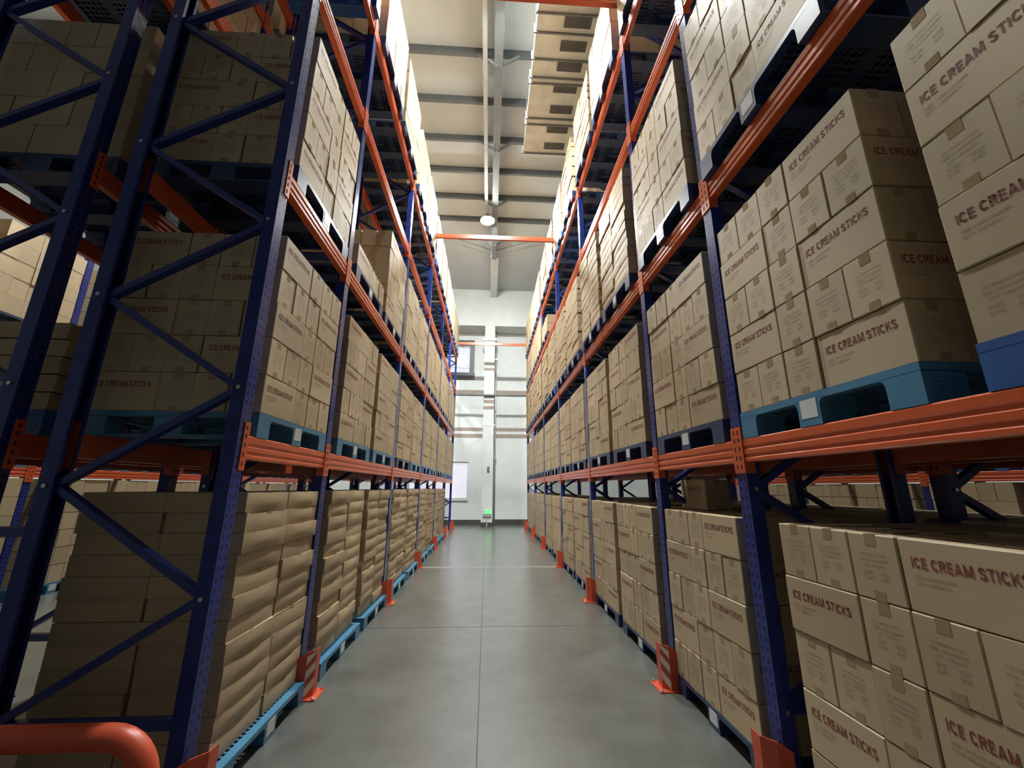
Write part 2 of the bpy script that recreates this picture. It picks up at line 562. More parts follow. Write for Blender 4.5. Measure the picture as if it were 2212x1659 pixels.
m.add([(0.11, -0.066, 0.035), (0.145, -0.066, 0.01), (0.11, -0.066, -0.015)], [(0, 1, 2)])
m.build('pictogram', M_GREENW, es)
MB().box((-0.17, -0.05, -0.16), (0.15, 0, -0.068)).build('battery_box', M_GALV, es)
MB().box((-0.03, -0.025, -0.53), (0.01, 0, -0.16)).build('cable_duct', M_GALV, es)
t = thing('wall_hook', 'small dark fitting on the front of the white column', 'hook', (-0.02, CY - 0.03, 2.13))
MB().box((-0.05, -0.02, -0.10), (0.05, 0, 0.14)).build('back_plate', M_STEEL, t)
MB().tube([(0, -0.02, 0.05), (0, -0.06, 0.0), (0, -0.03, -0.06)], 0.012, 8).build('hook', M_STEEL, t, True)
t = thing('wall_camera', 'small dark camera on the far wall right of the aisle', 'camera', (1.75, YF - 0.02, 1.30))
MB().box((-0.05, -0.02, -0.05), (0.05, 0.02, 0.05)).build('bracket', M_GALV, t)
MB().tube([(0, -0.02, 0), (0, -0.10, -0.02), (0, -0.2, -0.05)], 0.045, 12).build('body', M_STEEL, t, True)

# ------------------------------------------------------------------ rack pieces
# post: lipped channel, local origin at foot centre; outer face towards -x (aisle) for the right rack
PW, PD = 0.09, 0.075


def post_mesh():
    h, t, l = PW / 2, 0.003, 0.02
    poly = [(0, -h), (PD, -h), (PD, -h + l), (PD - t, -h + l), (PD - t, -h + t), (t, -h + t), (t, h - t), (PD - t, h - t), (PD - t, h - l), (PD, h - l), (PD, h), (0, h)]
    return MB().prism(poly, 2, 0, POST_H).mesh('post', M_POST)


ME_POST = post_mesh()
ME_HB = MB().box((PD - 0.01, -0.02, -0.0225), (DEP - PD + 0.01, 0.02, 0.0225)).mesh('horizontal_brace', M_BLUE)


def diag_mesh(up):
    za, zb = (0, 0.53) if up else (0.53, 0)
    return MB().bar((PD - 0.02, 0, za), (DEP - PD + 0.02, 0, zb), 0.035, 0.045, up=(0, 1, 0)).mesh('diagonal_brace', M_BLUE)


ME_DU, ME_DD = diag_mesh(True), diag_mesh(False)
ME_FOOT = MB().box((-0.05, -0.075, 0), (PD + 0.04, 0.075, 0.008)).mesh('foot_plate', M_BLUE)
ME_BOLT = MB().lathe([(0.004, 0), (0.012, 0), (0.012, 0.009), (0.004, 0.009)], (0, 0, 0), 6).mesh('bolt', M_BOLT)


def frame(xface, y, inward, label, group, bolts=False):
    """xface: x of the face towards the aisle; inward: +1 when the rack extends towards +x"""
    t = thing('upright_frame', label, 'rack upright', (xface, y, 0), 0 if inward > 0 else PI, group)
    obj('post', ME_POST, t)
    obj('post', ME_POST, t, (DEP, 0, 0), PI)
    obj('foot_plate', ME_FOOT, t)
    obj('foot_plate', ME_FOOT, t, (DEP, 0, 0), PI)
    obj('horizontal_brace', ME_HB, t, (0, 0, 0.40))
    obj('horizontal_brace', ME_HB, t, (0, 0, 0.40 + 0.53 * 12.3))
    for i in range(12):
        # the node at 0.40 + 0.53 (odd nodes) lies on the post with the larger x
        obj('diagonal_brace', ME_DD if (i % 2 == 0) == (inward < 0) else ME_DU, t, (0, 0, 0.40 + 0.53 * i))
    if bolts:
        for i in range(13):
            o = obj('bolt', ME_BOLT, t, (0.04 if (i % 2 == 1) == (inward < 0) else DEP - 0.04, -inward * PW / 2, 0.40 + 0.53 * i))
            o.rotation_euler = (PI / 2 * inward, 0, 0)
    return t


# beam: grooved box section along y, front face at x=0 (towards -x), centred in z
def beam_mesh(L):
    h = BH / 2
    poly = [(0, -h + 0.006), (0.006, -h), (0.05, -h), (0.05, h), (0.006, h), (0, h - 0.006), (0, 0.026), (0.007, 0.019), (0.007, 0.009), (0, 0.002), (0, -0.020), (0.007, -0.027), (0.007, -0.037), (0, -0.044)]
    return MB().prism([(a, b) for a, b in poly], 1, -L / 2, L / 2).mesh('beam_body', M_ORANGE)


def conn_mesh(s):
    """end connector; s=+1 at the +y end: plate in front of the post half, with slots"""
    m = MB()
    y0, y1 = 0.004, 0.048
    m.box((-0.006, min(s * y0, s * y1), -0.125), (-0.001, max(s * y0, s * y1), 0.135))
    m.box((-0.006, min(s * -0.003, s * y0), -0.125), (0.055, max(s * -0.003, s * y0), 0.135))
    for z in (-0.09, -0.04, 0.01, 0.06, 0.105):
        m.box((-0.0075, s * 0.026 - 0.005, z - 0.012), (-0.0059, s * 0.026 + 0.005, z + 0.012), 1)
    return m.mesh('connector', [M_ORANGE, M_DARK])


ME_BEAM = {SGL: beam_mesh(SGL - PW - 0.004), DBL: beam_mesh(DBL - PW - 0.004)}
ME_CON = {s: conn_mesh(s) for s in (1, -1)}


def beam(xface, ya, yb, z, inward, label, group):
    L = SGL if yb - ya < 2 else DBL
    t = thing('rack_beam', label, 'rack beam', (xface, (ya + yb) / 2, z), 0 if inward > 0 else PI, group)
    obj('beam_body', ME_BEAM[L], t)
    e = (yb - ya) / 2 - PW / 2
    obj('connector', ME_CON[1], t, (0, e, 0))
    obj('connector', ME_CON[-1], t, (0, -e, 0))
    return t


SHELF = ['first shelf', 'second shelf', 'third shelf', 'top shelf']

# rack rows: (face towards camera aisle, inward, name, posts y, levels, near-side beams?, far-side beams?)
ROWS = [(XL, -1, 'left rack', YS, range(4), True), (XR, 1, 'right rack', YB, range(4), True),
        (XA2, -1, 'row behind the left rack', YS, range(4), True), (XB2, 1, 'row behind the right rack', YB[:5], range(1), True),
        (XA3, -1, 'far left rack across the next aisle', YS, range(2), False), (XB3, 1, 'far right rack across the next aisle', YB[:6], range(1), False)]
for xf, inw, rn, ys, lv, both in ROWS:
    for i, y in enumerate(ys):
        k = i
        if rn == 'right rack' and i == 0:
            lab = 'blue upright frame of right rack level with the camera'
        else:
            k = i - (1 if ys[0] < 0 else 0)
            lab = 'blue upright frame of %s, %s%s' % (rn, ORD[k] if k >= 0 else 'beside the camera', '' if k <= 0 else ' from the camera')
        frame(xf, y, inw, lab, 'upright frames of the ' + rn, bolts=(i < 2 and 'far' not in rn))
    for l in lv:
        for i in range(len(ys) - 1):
            if ys[0] < 0 and i == 0 and l > 2:
                continue
            sides = [(xf, inw, 'aisle side'), (xf + inw * DEP, -inw, 'back side')] if both else [(xf, inw, 'front')]
            for sx, si, sn in sides:
                beam(sx, ys[i], ys[i + 1], LV[l] - (0.04 if 'far' in rn else 0), si, 'orange beam, %s, %s of %s, %s bay' % (SHELF[l], sn, rn, ORD[i]), 'orange beams of the ' + rn)

# row spacers between the back-to-back posts
for i, y in enumerate(YS[:4]):
    for xa, xb, nm in ((XL - DEP, XA2, 'left'), (XR + DEP, XB2, 'right')):
        o = MB().box((min(xa, xb), y - 0.03, 1.215), (max(xa, xb), y + 0.03, 1.26)).build('row_spacer', M_BLUE)
        tag(o, 'blue row spacer between back-to-back %s posts, %s from the camera' % (nm, ORD[i]), 'row spacer', 'row spacers')

# tie beams over the aisle
for y, lab in ((YS[1], 'red tie beam over the aisle at the top edge of view'), (YS[3], 'red tie beam over the aisle in front of the lamp'), (YS[6], 'thin red tie beam over the aisle before the far wall')):
    o = MB().box((XL - 0.02, y - 0.03, 7.02), (XR + 0.02, y + 0.03, 7.12)).box((XL - 0.02, y - 0.034, 7.05), (XR + 0.02, y - 0.03, 7.07))
    tag(o.build('tie_beam', M_ORANGE), lab, 'tie beam', 'tie beams over the aisle')


# post guards
def guard(side, y, label, stripes):
    xf = XR if side > 0 else XL
    t = thing('post_guard', label, 'post guard', (xf, y, 0), 0, 'orange post guards')
    s = side
    path = [(s * 0.02, -0.085), (-s * 0.055, -0.085), (-s * 0.105, -0.03), (-s * 0.105, 0.04), (-s * 0.06, 0.085)]
    m = MB()
    for k, (p, q) in enumerate(zip(path, path[1:])):
        # top edge dips towards the free ends
        za = (0.255, 0.30, 0.30, 0.30, 0.25)[k]
        zb = (0.255, 0.30, 0.30, 0.30, 0.25)[k + 1]
        dx, dy = q[0] - p[0], q[1] - p[1]
        L = math.hypot(dx, dy)
        nx, ny = -dy / L * 0.005 * (-s), dx / L * 0.005 * (-s)
        m.add([(p[0], p[1], 0), (q[0], q[1], 0), (q[0], q[1], zb), (p[0], p[1], za), (p[0] + nx, p[1] + ny, 0), (q[0] + nx, q[1] + ny, 0), (q[0] + nx, q[1] + ny, zb), (p[0] + nx, p[1] + ny, za)],
              [(0, 1, 2, 3), (7, 6, 5, 4), (0, 4, 5, 1), (1, 5, 6, 2), (2, 6, 7, 3), (3, 7, 4, 0)])
    m.build('bent_plate', M_ORANGE2, t)
    MB().box((min(-s * 0.15, 0), -0.10, 0), (max(-s * 0.15, 0), 0.09, 0.007)).build('base_plate', M_ORANGE2, t)
    for yy in (-0.092, 0.075):
        MB().lathe([(0.012, 0.007), (0.012, 0.02), (0.004, 0.022)], (-s * 0.13, yy, 0), 8).build('anchor_bolt', M_BOLT, t)
    if stripes:
        m = MB()
        p, q = Vector((-s * 0.055, -0.085)), Vector((-s * 0.105, -0.03))
        d = q - p
        n = Vector((-s * 0.7, -0.72)).normalized() * 0.0015
        for za in (0.06, 0.165, 0.262):
            pts = []
            for u, z in ((0.05, za - 0.045), (0.97, za + 0.015), (0.97, za + 0.07), (0.05, za + 0.01)):
                e = p + d * u + n
                pts.append((e.x, e.y, min(0.295, z)))
            m.add(pts, [(0, 1, 2, 3)])
        m.build('reflective_stripes', M_WHITE, t)
    return t


for i, y in enumerate(YS):
    for s, nm in ((-1, 'left'), (1, 'right')):
        st = i == 1
        guard(s, y, ('orange post guard with white stripes at the %s rack, second post' % nm) if st else 'plain orange post guard at foot of %s rack post, %s from camera' % (nm, ORD[i]), st)

# end-of-row guard rail, bottom left
gr = thing('guard_rail', 'thick orange tube guard rail at the end of the left rack', 'guard rail', (0, 1.95, 0))
pts = [(-3.6, 0, 0.515), (-2.4, 0, 0.515), (-1.46, 0, 0.515)]
for k in range(1, 9):
    a = k / 8 * PI / 2
    pts.append((-1.46 + 0.17 * math.sin(a), 0, 0.515 - 0.17 * (1 - math.cos(a))))
pts.append((-1.29, 0, 0.01))
MB().tube(pts, 0.045, 20).build('tube', M_ORANGE2, gr, True)
MB().box((-1.38, -0.09, 0), (-1.20, 0.09, 0.01)).build('base_plate', M_ORANGE2, gr)

# ------------------------------------------------------------------ pallets: 1.0 x 1.0, local x = depth from the aisle, y = along the aisle
PH = 0.145


def foot_poly(y0, y1, fl, fr):
    r = 0.035
    zt, zb = PH - 0.028, 0.012
    pl = [(y0, zb), (y1, zb)]
    if fr:
        pl += [(y1 + r * (1 - math.cos(a)), zt - r + r * math.sin(a)) for a in (0, 0.4, 0.8, 1.2, PI / 2)]
    else:
        pl += [(y1, zt)]
    if fl:
        pl += [(y0 - r * (1 - math.cos(a)), zt - r + r * math.sin(a)) for a in (PI / 2, 1.2, 0.8, 0.4, 0)]
    else:
        pl += [(y0, zt)]
    return pl


def deck():
    m = MB()
    z0, z1 = PH - 0.032, PH
    m.box((0, 0, z0), (0.05, 1, z1)).box((0.95, 0, z0), (1, 1, z1)).box((0.05, 0, z0), (0.95, 0.04, z1)).box((0.05, 0.96, z0), (0.95, 1, z1))
    for k in range(1, 25):
        y = 0.04 + 0.92 * k / 25
        m.box((0.05, y - 0.006, z0 + 0.008), (0.95, y + 0.006, z1 - 0.001))
    for k in range(1, 22):
        x = 0.05 + 0.9 * k / 22
        wd = 0.03 if k in (6, 11, 16) else 0.006
        m.box((x - wd, 0.04, z0 + 0.009), (x + wd, 0.96, z1 - 0.0005))
    return m


def runner(k):
    m = MB()
    y0, y1 = ((0.0, 0.13), (0.435, 0.565), (0.87, 1.0))[k]
    for xa, xb in ((0.0, 0.16), (0.42, 0.58), (0.84, 1.0)):
        m.prism(foot_poly(y0, y1, k > 0, k < 2), 0, xa, xb)
    m.box((0.0, y0, 0), (1.0, y1, 0.012))
    if k != 1:
        yy = y0 if k == 0 else y1
        s = -1 if k == 0 else 1
        for j in range(6):
            z = 0.025 + j * 0.014
            m.box((0.03, min(yy, yy + s * 0.003), z), (0.13, max(yy, yy + s * 0.003), z + 0.005))
    return m


DECKS = [deck().mesh('deck', m) for m in M_PAL]
RUNS = [[runner(k).mesh('runner', m) for k in range(3)] for m in M_PAL]
ME_STICK = MB().box((-0.0015, 0.45, 0.035), (0, 0.545, 0.12)).mesh('label_sticker', M_STICK)


def pallet(side, xf, y, z, colour, label, group, floor=False, sticker=True):
    # mirrored racks turn by 180 degrees: the local origin is then the far corner
    t = thing('plastic_pallet', label, 'pallet', (xf, y if side > 0 else y + 1.0, z), 0 if side > 0 else PI, group)
    sc = (1, 1, 0.84) if floor else None
    obj('deck', DECKS[colour], t, sc=sc)
    for k in range(3):
        obj('runner', RUNS[colour][k], t, sc=sc)
    if sticker:
        obj('label_sticker', ME_STICK, t, sc=sc)
    return t


# ------------------------------------------------------------------ cartons
CL, CW, CHT = 0.400, 0.200, 0.2355      # printed carton


def text2d(s, width=None, size=1.0, bold=0.0):
    cu = bpy.data.curves.new('t', 'FONT')
    cu.body = s
    cu.size = size
    cu.resolution_u = 2
    cu.offset = bold
    o = bpy.data.objects.new('t', cu)
    C.objects.link(o)
    dg = bpy.context.evaluated_depsgraph_get()
    dg.update()
    me = bpy.data.meshes.new_from_object(o.evaluated_get(dg))
    v = np.array([tuple(p.co)[:2] for p in me.vertices])
    f = [tuple(p.vertices) for p in me.polygons]
    bpy.data.objects.remove(o)
    bpy.data.curves.remove(cu)
    bpy.data.meshes.remove(me)
    v -= v.min(0)
    if width:
        v *= width / v[:, 0].max()
    return v, f


def arc(cx, cy, rx, ry, a0, a1, n=10):
    return [(cx + rx * math.cos(math.radians(a0 + (a1 - a0) * k / n)), cy + ry * math.sin(math.radians(a0 + (a1 - a0) * k / n))) for k in range(n + 1)]


# bold condensed capitals as strokes, cap height 1: letter -> (width, strokes)
TH = 0.19
h = TH / 2
GLYPH = {
    'I': (TH, [[(h, 0), (h, 1)]]),
    'C': (0.80, [arc(0.42, 0.5, 0.42 - h, 0.5 - h, 42, 318, 16)]),
    'E': (0.64, [[(h, 0), (h, 1)], [(h, h), (0.64, h)], [(h, 0.52), (0.60, 0.52)], [(h, 1 - h), (0.63, 1 - h)]]),
    'R': (0.76, [[(h, 0), (h, 1)], [(h, 1 - h), (0.42, 1 - h)] + arc(0.42, 0.73, 0.26, 0.27 - h, 90, -90, 8) + [(h, 0.46 + h * 0)], [(0.38, 0.46), (0.68, 0.0)]]),
    'A': (0.88, [[(0.08, 0), (0.44, 1)], [(0.80, 0), (0.44, 1)], [(0.20, 0.30), (0.68, 0.30)]]),
    'M': (0.98, [[(h, 0), (h, 1)], [(0.98 - h, 0), (0.98 - h, 1)], [(h + 0.02, 0.97), (0.49, 0.08)], [(0.96 - h, 0.97), (0.49, 0.08)]]),
    'S': (0.72, [arc(0.36, 0.73, 0.27, 0.27 - h, 20, 270, 12) + arc(0.36, 0.28, 0.28, 0.28 - h, 90, -160, 12)[1:]]),
    'T': (0.72, [[(0.36, 0), (0.36, 1)], [(0, 1 - h), (0.72, 1 - h)]]),
    'K': (0.78, [[(h, 0), (h, 1)], [(0.72, 1), (h, 0.36)], [(0.36, 0.58), (0.74, 0)]]),
}


def stroke_text(txt, width, height):
    V, F = [], []
    x = 0.0
    for ch in txt:
        if ch == ' ':
            x += 0.38
            continue
        wd, strokes = GLYPH[ch]
        for st in strokes:
            for k, ((xa, ya), (xb, yb)) in enumerate(zip(st, st[1:])):
                dx, dy = xb - xa, yb - ya
                L = math.hypot(dx, dy)
                if L < 1e-6:
                    continue
                nx, ny = -dy / L * h, dx / L * h
                e = 0.02 if len(st) > 2 else 0
                ex, ey = dx / L * e, dy / L * e
                o = len(V)
                V += [(x + xa - nx - ex, ya - ny - ey), (x + xb - nx + ex, yb - ny + ey), (x + xb + nx + ex, yb + ny + ey), (x + xa + nx - ex, ya + ny - ey)]
                F.append((o, o + 1, o + 2, o + 3))
        x += wd + 0.15
    V = np.array(V)
    V[:, 0] *= width / V[:, 0].max()
    V[:, 1] = np.clip(V[:, 1], 0, 1) * height
    return V, F


T_BIG = stroke_text('ICE CREAM STICKS', 0.315, 0.036)
T_S1 = text2d('SIZE: 114X10X2MM', 0.125)
T_S2 = text2d('QTY: 10000PCS', 0.105)
T_E = [text2d(t, wd) for t, wd in (('ICE CREAM STICKS', 0.105), ('SIZE: 114X10X2MM', 0.11), ('QTY: 10000PCS', 0.085), ('N.W.:      KGS', 0.10), ('G.W.:      KGS', 0.10))]


def long_print():
    """(verts in face u,z ; faces ; material) for the long side, u from its left end, z from the bottom"""
    out = [(T_BIG[0] + np.array([0.040, 0.140]), T_BIG[1], 1)]
    out.append((T_S1[0] + np.array([0.042, 0.108]), T_S1[1], 2))
    out.append((T_S2[0] + np.array([0.042, 0.086]), T_S2[1], 2))
    return out


def short_print():
    out = []
    for (v, f), z in zip(T_E, (0.155, 0.135, 0.115, 0.09, 0.07)):
        out.append((v + np.array([0.1 - v[:, 0].max() / 2, z]), f, 2))
    return out


LP, SP = long_print(), short_print()


def place_print(mb, pr, origin, u, n, off=0.0009):
    o, u, n = np.array(origin), np.array(u), np.array(n)
    for v, f, mi in pr:
        P = o + v[:, :1] * u + v[:, 1:2] * np.array([0, 0, 1.0]) + n * off
        mb.add([tuple(p) for p in P], f, mi)


def chamfer_box(mb, hx, hy, z0, z1, c, mi=0):
    vs, idx = [], {}
    for sx in (-1, 1):
        for sy in (-1, 1):
            for sz in (0, 1):
                z = z1 if sz else z0
                zc = z - c if sz else z + c
                base = len(vs)
                vs += [(sx * hx, sy * (hy - c), zc), (sx * (hx - c), sy * hy, zc), (sx * (hx - c), sy * (hy - c), z)]
                idx[(sx, sy, sz)] = base
    I = lambda sx, sy, sz, k: idx[(sx, sy, sz)] + k
    fs = []
    for s in (-1, 1):
        q = [I(s, -1, 0, 0), I(s, 1, 0, 0), I(s, 1, 1, 0), I(s, -1, 1, 0)]
        fs.append(tuple(q if s > 0 else q[::-1]))
        q = [I(-1, s, 0, 1), I(1, s, 0, 1), I(1, s, 1, 1), I(-1, s, 1, 1)]
        fs.append(tuple(q if s < 0 else q[::-1]))
    for sz in (0, 1):
        q = [I(-1, -1, sz, 2), I(1, -1, sz, 2), I(1, 1, sz, 2), I(-1, 1, sz, 2)]
        fs.append(tuple(q if sz else q[::-1]))
    for sx in (-1, 1):
        for sy in (-1, 1):
            q = [I(sx, sy, 0, 0), I(sx, sy, 0, 1), I(sx, sy, 1, 1), I(sx, sy, 1, 0)]
            fs.append(tuple(q if sx * sy > 0 else q[::-1]))
            for sz in (0, 1):
                q = [I(sx, sy, sz, 0), I(sx, sy, sz, 1), I(sx, sy, sz, 2)]
                fs.append(tuple(q if sx * sy * (1 if sz else -1) > 0 else q[::-1]))
    for sz in (0, 1):
        for s in (-1, 1):
            q = [I(s, -1, sz, 0), I(s, 1, sz, 0), I(s, 1, sz, 2), I(s, -1, sz, 2)]
            fs.append(tuple(q if s * (1 if sz else -1) > 0 else q[::-1]))
            q = [I(-1, s, sz, 1), I(1, s, sz, 1), I(1, s, sz, 2), I(-1, s, sz, 2)]
            fs.append(tuple(q if -s * (1 if sz else -1) > 0 else q[::-1]))
    mb.add(vs, fs, mi)


def carton_mesh():
    m = MB()
    hx, hy, H = CL / 2 - 0.002, CW / 2 - 0.002, CHT - 0.003
    chamfer_box(m, hx, hy, 0, H, 0.004)
    place_print(m, LP, (-CL / 2, -hy, 0), (1, 0, 0), (0, -1, 0))
    place_print(m, LP, (CL / 2, hy, 0), (-1, 0, 0), (0, 1, 0))
    place_print(m, SP, (hx, -CW / 2, 0), (0, 1, 0), (1, 0, 0))
    place_print(m, SP, (-hx, CW / 2, 0), (0, -1, 0), (-1, 0, 0))
    return m.mesh('printed_carton', [M_CARD, M_RED, M_INK])


def tape_mesh(hx, H, drop, wd):
    m = MB()
    e = 0.0008
    m.box((-hx - e, -wd, H), (hx + e, wd, H + e)).box((-hx - e, -wd, -e), (hx + e, wd, 0))
    for s in (-1, 1):
        for z0, z1 in ((H - drop, H), (0, drop * 0.8)):
            m.box((min(s * hx, s * (hx + e)), -wd, z0), (max(s * hx, s * (hx + e)), wd, z1))
    return m.mesh('packing_tape', M_TAPE)


ME_CARTON = carton_mesh()
ME_TAPE = tape_mesh(CL / 2 - 0.002, CHT - 0.003, 0.042, 0.022)

FL, FLX, FH = 0.486, 0.444, 0.1088      # plain flat carton (slightly bulging): along the aisle, depth, height


def flat_mesh(seed):
    rnd = random.Random(seed)
    m = MB()
    H = FH - 0.002
    n, k = 6, 3
    bul = [rnd.uniform(0.004, 0.013) for _ in range(4)]
    tilt = [rnd.uniform(-0.006, 0.006) for _ in range(4)]
    for s in range(4):
        a = s * PI / 2
        ca, sa = math.cos(a), math.sin(a)
        h, hw = (FLX / 2 - 0.003, FL / 2 - 0.004) if s % 2 == 0 else (FL / 2 - 0.004, FLX / 2 - 0.003)
        vs = []
        for j in range(k + 1):
            for i in range(n + 1):
                u, v = -1 + 2 * i / n, j / k
                d = h + bul[s] * (1 - u * u) * math.sin(PI * (0.15 + 0.8 * v)) * (1 if 0 < j < k else 0.35) + (tilt[s] * (v - 0.5) if abs(u) < 0.99 else 0)
                if abs(u) > 0.99:
                    d = h
                p = (d, u * hw, v * H)
                vs.append((ca * p[0] - sa * p[1], sa * p[0] + ca * p[1], p[2]))
        fs = [(j * (n + 1) + i, j * (n + 1) + i + 1, (j + 1) * (n + 1) + i + 1, (j + 1) * (n + 1) + i) for j in range(k) for i in range(n)]
        m.add(vs, fs)
    p, q = FLX / 2 - 0.003, FL / 2 - 0.004
    m.add([(-p, -q, H), (p, -q, H), (p, q, H), (-p, q, H)], [(0, 1, 2, 3)])
    m.add([(-p, -q, 0), (p, -q, 0), (p, q, 0), (-p, q, 0)], [(3, 2, 1, 0)])
    return m.mesh('flat_carton', [M_CARD2], True)


ME_FLAT = [flat_mesh(k) for k in range(4)]
ME_FTAPE = tape_mesh(FLX / 2 - 0.002, FH - 0.0025, 0.03, 0.022)


class Load:
    def __init__(s, side, xf, y, z, kind, n, row, desc=None, level=0, endface=False):
        s.side, s.xf, s.y, s.z, s.kind, s.n, s.row, s.desc, s.level, s.endface = side, xf, y, z, kind, n, row, desc, level, endface


LOADS = []


def cartons_of(L):
    """yield dict(pos (base centre), rz, kind, layer, role, col, ncol)"""
    out = []
    rnd = random.Random(hash((round(L.xf, 2), round(L.y, 2), round(L.z, 2), L.n)) & 0xffff)
    for k in range(L.n):
        if L.kind == 'tall':
            flip = k % 2 == 1
            items = []      # (u centre, w centre, long axis along u?, role, col)
            for j in range(3):
                items.append((0.5 + 0.2 * j, 0.2, False, 'front', j + 1))
            for j in range(3):
                items.append((0.2, 0.1 + 0.2 * j, True, 'front' if j == 0 else 'end', 0 if j == 0 else j))
            for j in range(3):
                items.append((0.8, 0.5 + 0.2 * j, True, 'in', 0))
            for j in range(3):
                items.append((0.1 + 0.2 * j, 0.8, False, 'end' if j == 0 else 'in', 3))
            for u, w, lu, role, col in items:
                if flip:
                    u = 1 - u
                    if role == 'end':
                        role = 'in'
                    if role == 'front':
                        col = 3 - col
                    if role == 'in' and u < 0.3 and w < 0.95:
                        role = 'end'
                        col = {0.5: 1, 0.7: 2, 0.9: 3}.get(round(w, 2), 3)
                # u runs away from the camera; column counted from the picture's left
                ncol = 4
                c = (ncol - 1 - col) if L.side > 0 else col
                ju, jw = rnd.uniform(-0.002, 0.002), rnd.uniform(-0.003, 0.003) + rnd.choice((0, 0, 0.004))
                x = L.xf + L.side * (w + jw)
                y = L.y + u + ju
                out.append(dict(p=(x, y, L.z + k * CHT), rz=(PI / 2 if lu else 0) + rnd.uniform(-0.006, 0.006), kind='tall', layer=k, role=role, col=c, ecol=col, lu=lu))
        else:
            for iu in (0, 1):
                for iw in (0, 1):
                    role = 'front' if iw == 0 else ('end' if iu == 0 else 'in')
                    ju, jw = rnd.uniform(-0.008, 0.008), rnd.uniform(-0.012, 0.014)
                    x = L.xf + L.side * (FLX / 2 + (FLX + 0.004) * iw + jw * 0.7 + 0.008)
                    y = L.y + 0.01 + 0.248 + iu * 0.492 + ju
                    out.append(dict(p=(x, y, L.z + k * FH), rz=rnd.uniform(-0.012, 0.012), kind='flat', layer=k, role=role, col=(1 - iu) if L.side > 0 else iu, ecol=1, lu=False))
    return out


def bay_slots(i, side):
    """pallet near edges in bay i of YS (i = -1: bay beside the camera)"""
    if i == -1:
        return [0.06, 1.225]
    if i == 0:
        return [YS[0] + 0.125]
    return [YS[i] + 0.20, YS[i] + 1.345]


TOPZ = [0.0] + [z + BH / 2 for z in LV]
SHELFN = ['floor', 'first shelf', 'second shelf', 'third shelf', 'top shelf']
count = {}


def add_load(side, row, level, y, kind, n, over=0.0, colour=None, lift=0.0):
    base = {('A', -1): XL, ('B', 1): XR}.get((row, side), None)
    if base is None:
        base = {'A2': XA2, 'B2': XB2, 'A3': XA3, 'B3': XB3}[row]
    floor = level == 0
    ph = PH * 0.84 + lift if floor and not lift else PH
    z = TOPZ[level] - (0.04 if row in ('A3', 'B3') and level else 0)
    rec = 0.06 if (kind == 'flat' and floor and row == 'A') else 0.0
    xp = base - side * (over + rec)
    xc = base - side * over
    key = (row, level)
    k = count.get(key, 0)
    count[key] = k + 1
    if row in ('A', 'B'):
        hand = 'left-hand' if row == 'A' else 'right-hand'
        desc = '%s %s load on %s %s' % (ORD[k], hand, 'the' if floor else '', SHELFN[level])
        desc = ' '.join(desc.split())
        plab = 'blue plastic pallet under the ' + desc
        grp = 'plastic pallets in the two aisle racks'
    else:
        where = {'A2': 'back row behind left rack', 'B2': 'back row behind right rack', 'A3': 'far left rack', 'B3': 'far right rack'}[row]
        desc = None
        plab = 'blue plastic pallet on %s in %s, %s from camera' % (SHELFN[level], where, ORD[k])
        grp = 'plastic pallets in the racks beyond'
    if colour is None:
        colour = random.Random(int(y * 100) + level * 7 + side).choice([0, 3, 0] if floor and row == 'A' else ([0, 2, 2, 1, 2] if level < 2 else [2, 2, 2, 2, 1]))
    pallet(side, xp, y, z, colour, plab, grp, floor and not lift)
    L = Load(side, xc, y, z + ph, kind, n, row, desc, level, endface=(row == 'A' and y < 2.6))
    LOADS.append(L)
    return L


# right rack
for i in range(-1, 6):
    for j, y in enumerate(bay_slots(i, 1)):
        if (i, j) != (-1, 0):
            add_load(1, 'B', 0, y - (0.175 if i == -1 else 0), 'tall', 5, colour=2)
        add_load(1, 'B', 1, y, 'tall', 5, colour={(-1, 0): 1, (-1, 1): 0}.get((i, j), 2))
        if (i, j) != (-1, 0):
            add_load(1, 'B', 2, y, 'tall' if i < 1 else 'flat', 5 if i < 1 else 12, 0.04)
        if i >= 3 and (i, j) != (3, 0):
            add_load(1, 'B', 3, y, 'tall', 2 if i == 3 else 4, 0.02)
        if i >= 0:
            tall = i == 0 or (i, j) == (1, 0) or i >= 4
            add_load(1, 'B', 4, y, 'tall' if tall else 'flat', 5 if tall else 11, 0.045)
# left rack
for i in range(0, 6):
    for j, y in enumerate(bay_slots(i, -1)):
        yy = y + (0.03 if i == 0 else 0)
        if i < 5:
            add_load(-1, 'A', 0, yy, 'flat', 12)
        add_load(-1, 'A', 1, y, 'tall', 5, colour=0 if i < 2 else None)
        add_load(-1, 'A', 2, y, 'tall', 1 if (i, j) == (1, 0) else 5)
        add_load(-1, 'A', 4, y, 'tall', 5, 0.045)
# rows behind and racks across the neighbouring aisles
for i in range(0, 4):
    for j, y in enumerate(bay_slots(i, -1)):
        if i >= 2:
            add_load(-1, 'A2', 0, y, 'tall', 5)
        if i == 0:
            add_load(-1, 'A2', 1, y, 'flat', 5)
        else:
            add_load(-1, 'A2', 1, y, 'tall', 4)
        add_load(-1, 'A2', 2, y, 'tall', 5)
        if i < 3:
            add_load(-1, 'A2', 3, y, 'tall', 4)
        if i < 3:
            add_load(-1, 'A2', 4, y, 'tall', 5)
for i in range(-1, 3):
    for y in bay_slots(i, 1):
        add_load(1, 'B2', 0, y, 'tall', 5)
        add_load(1, 'B2', 1, y, 'tall', 5)
for i in range(0, 6):
    for y in bay_slots(i, -1):
        add_load(-1, 'A3', 0, y, 'tall', 6, lift=0.028)
        add_load(-1, 'A3', 1, y, 'tall', 5)
        add_load(-1, 'A3', 2, y, 'tall', 5)
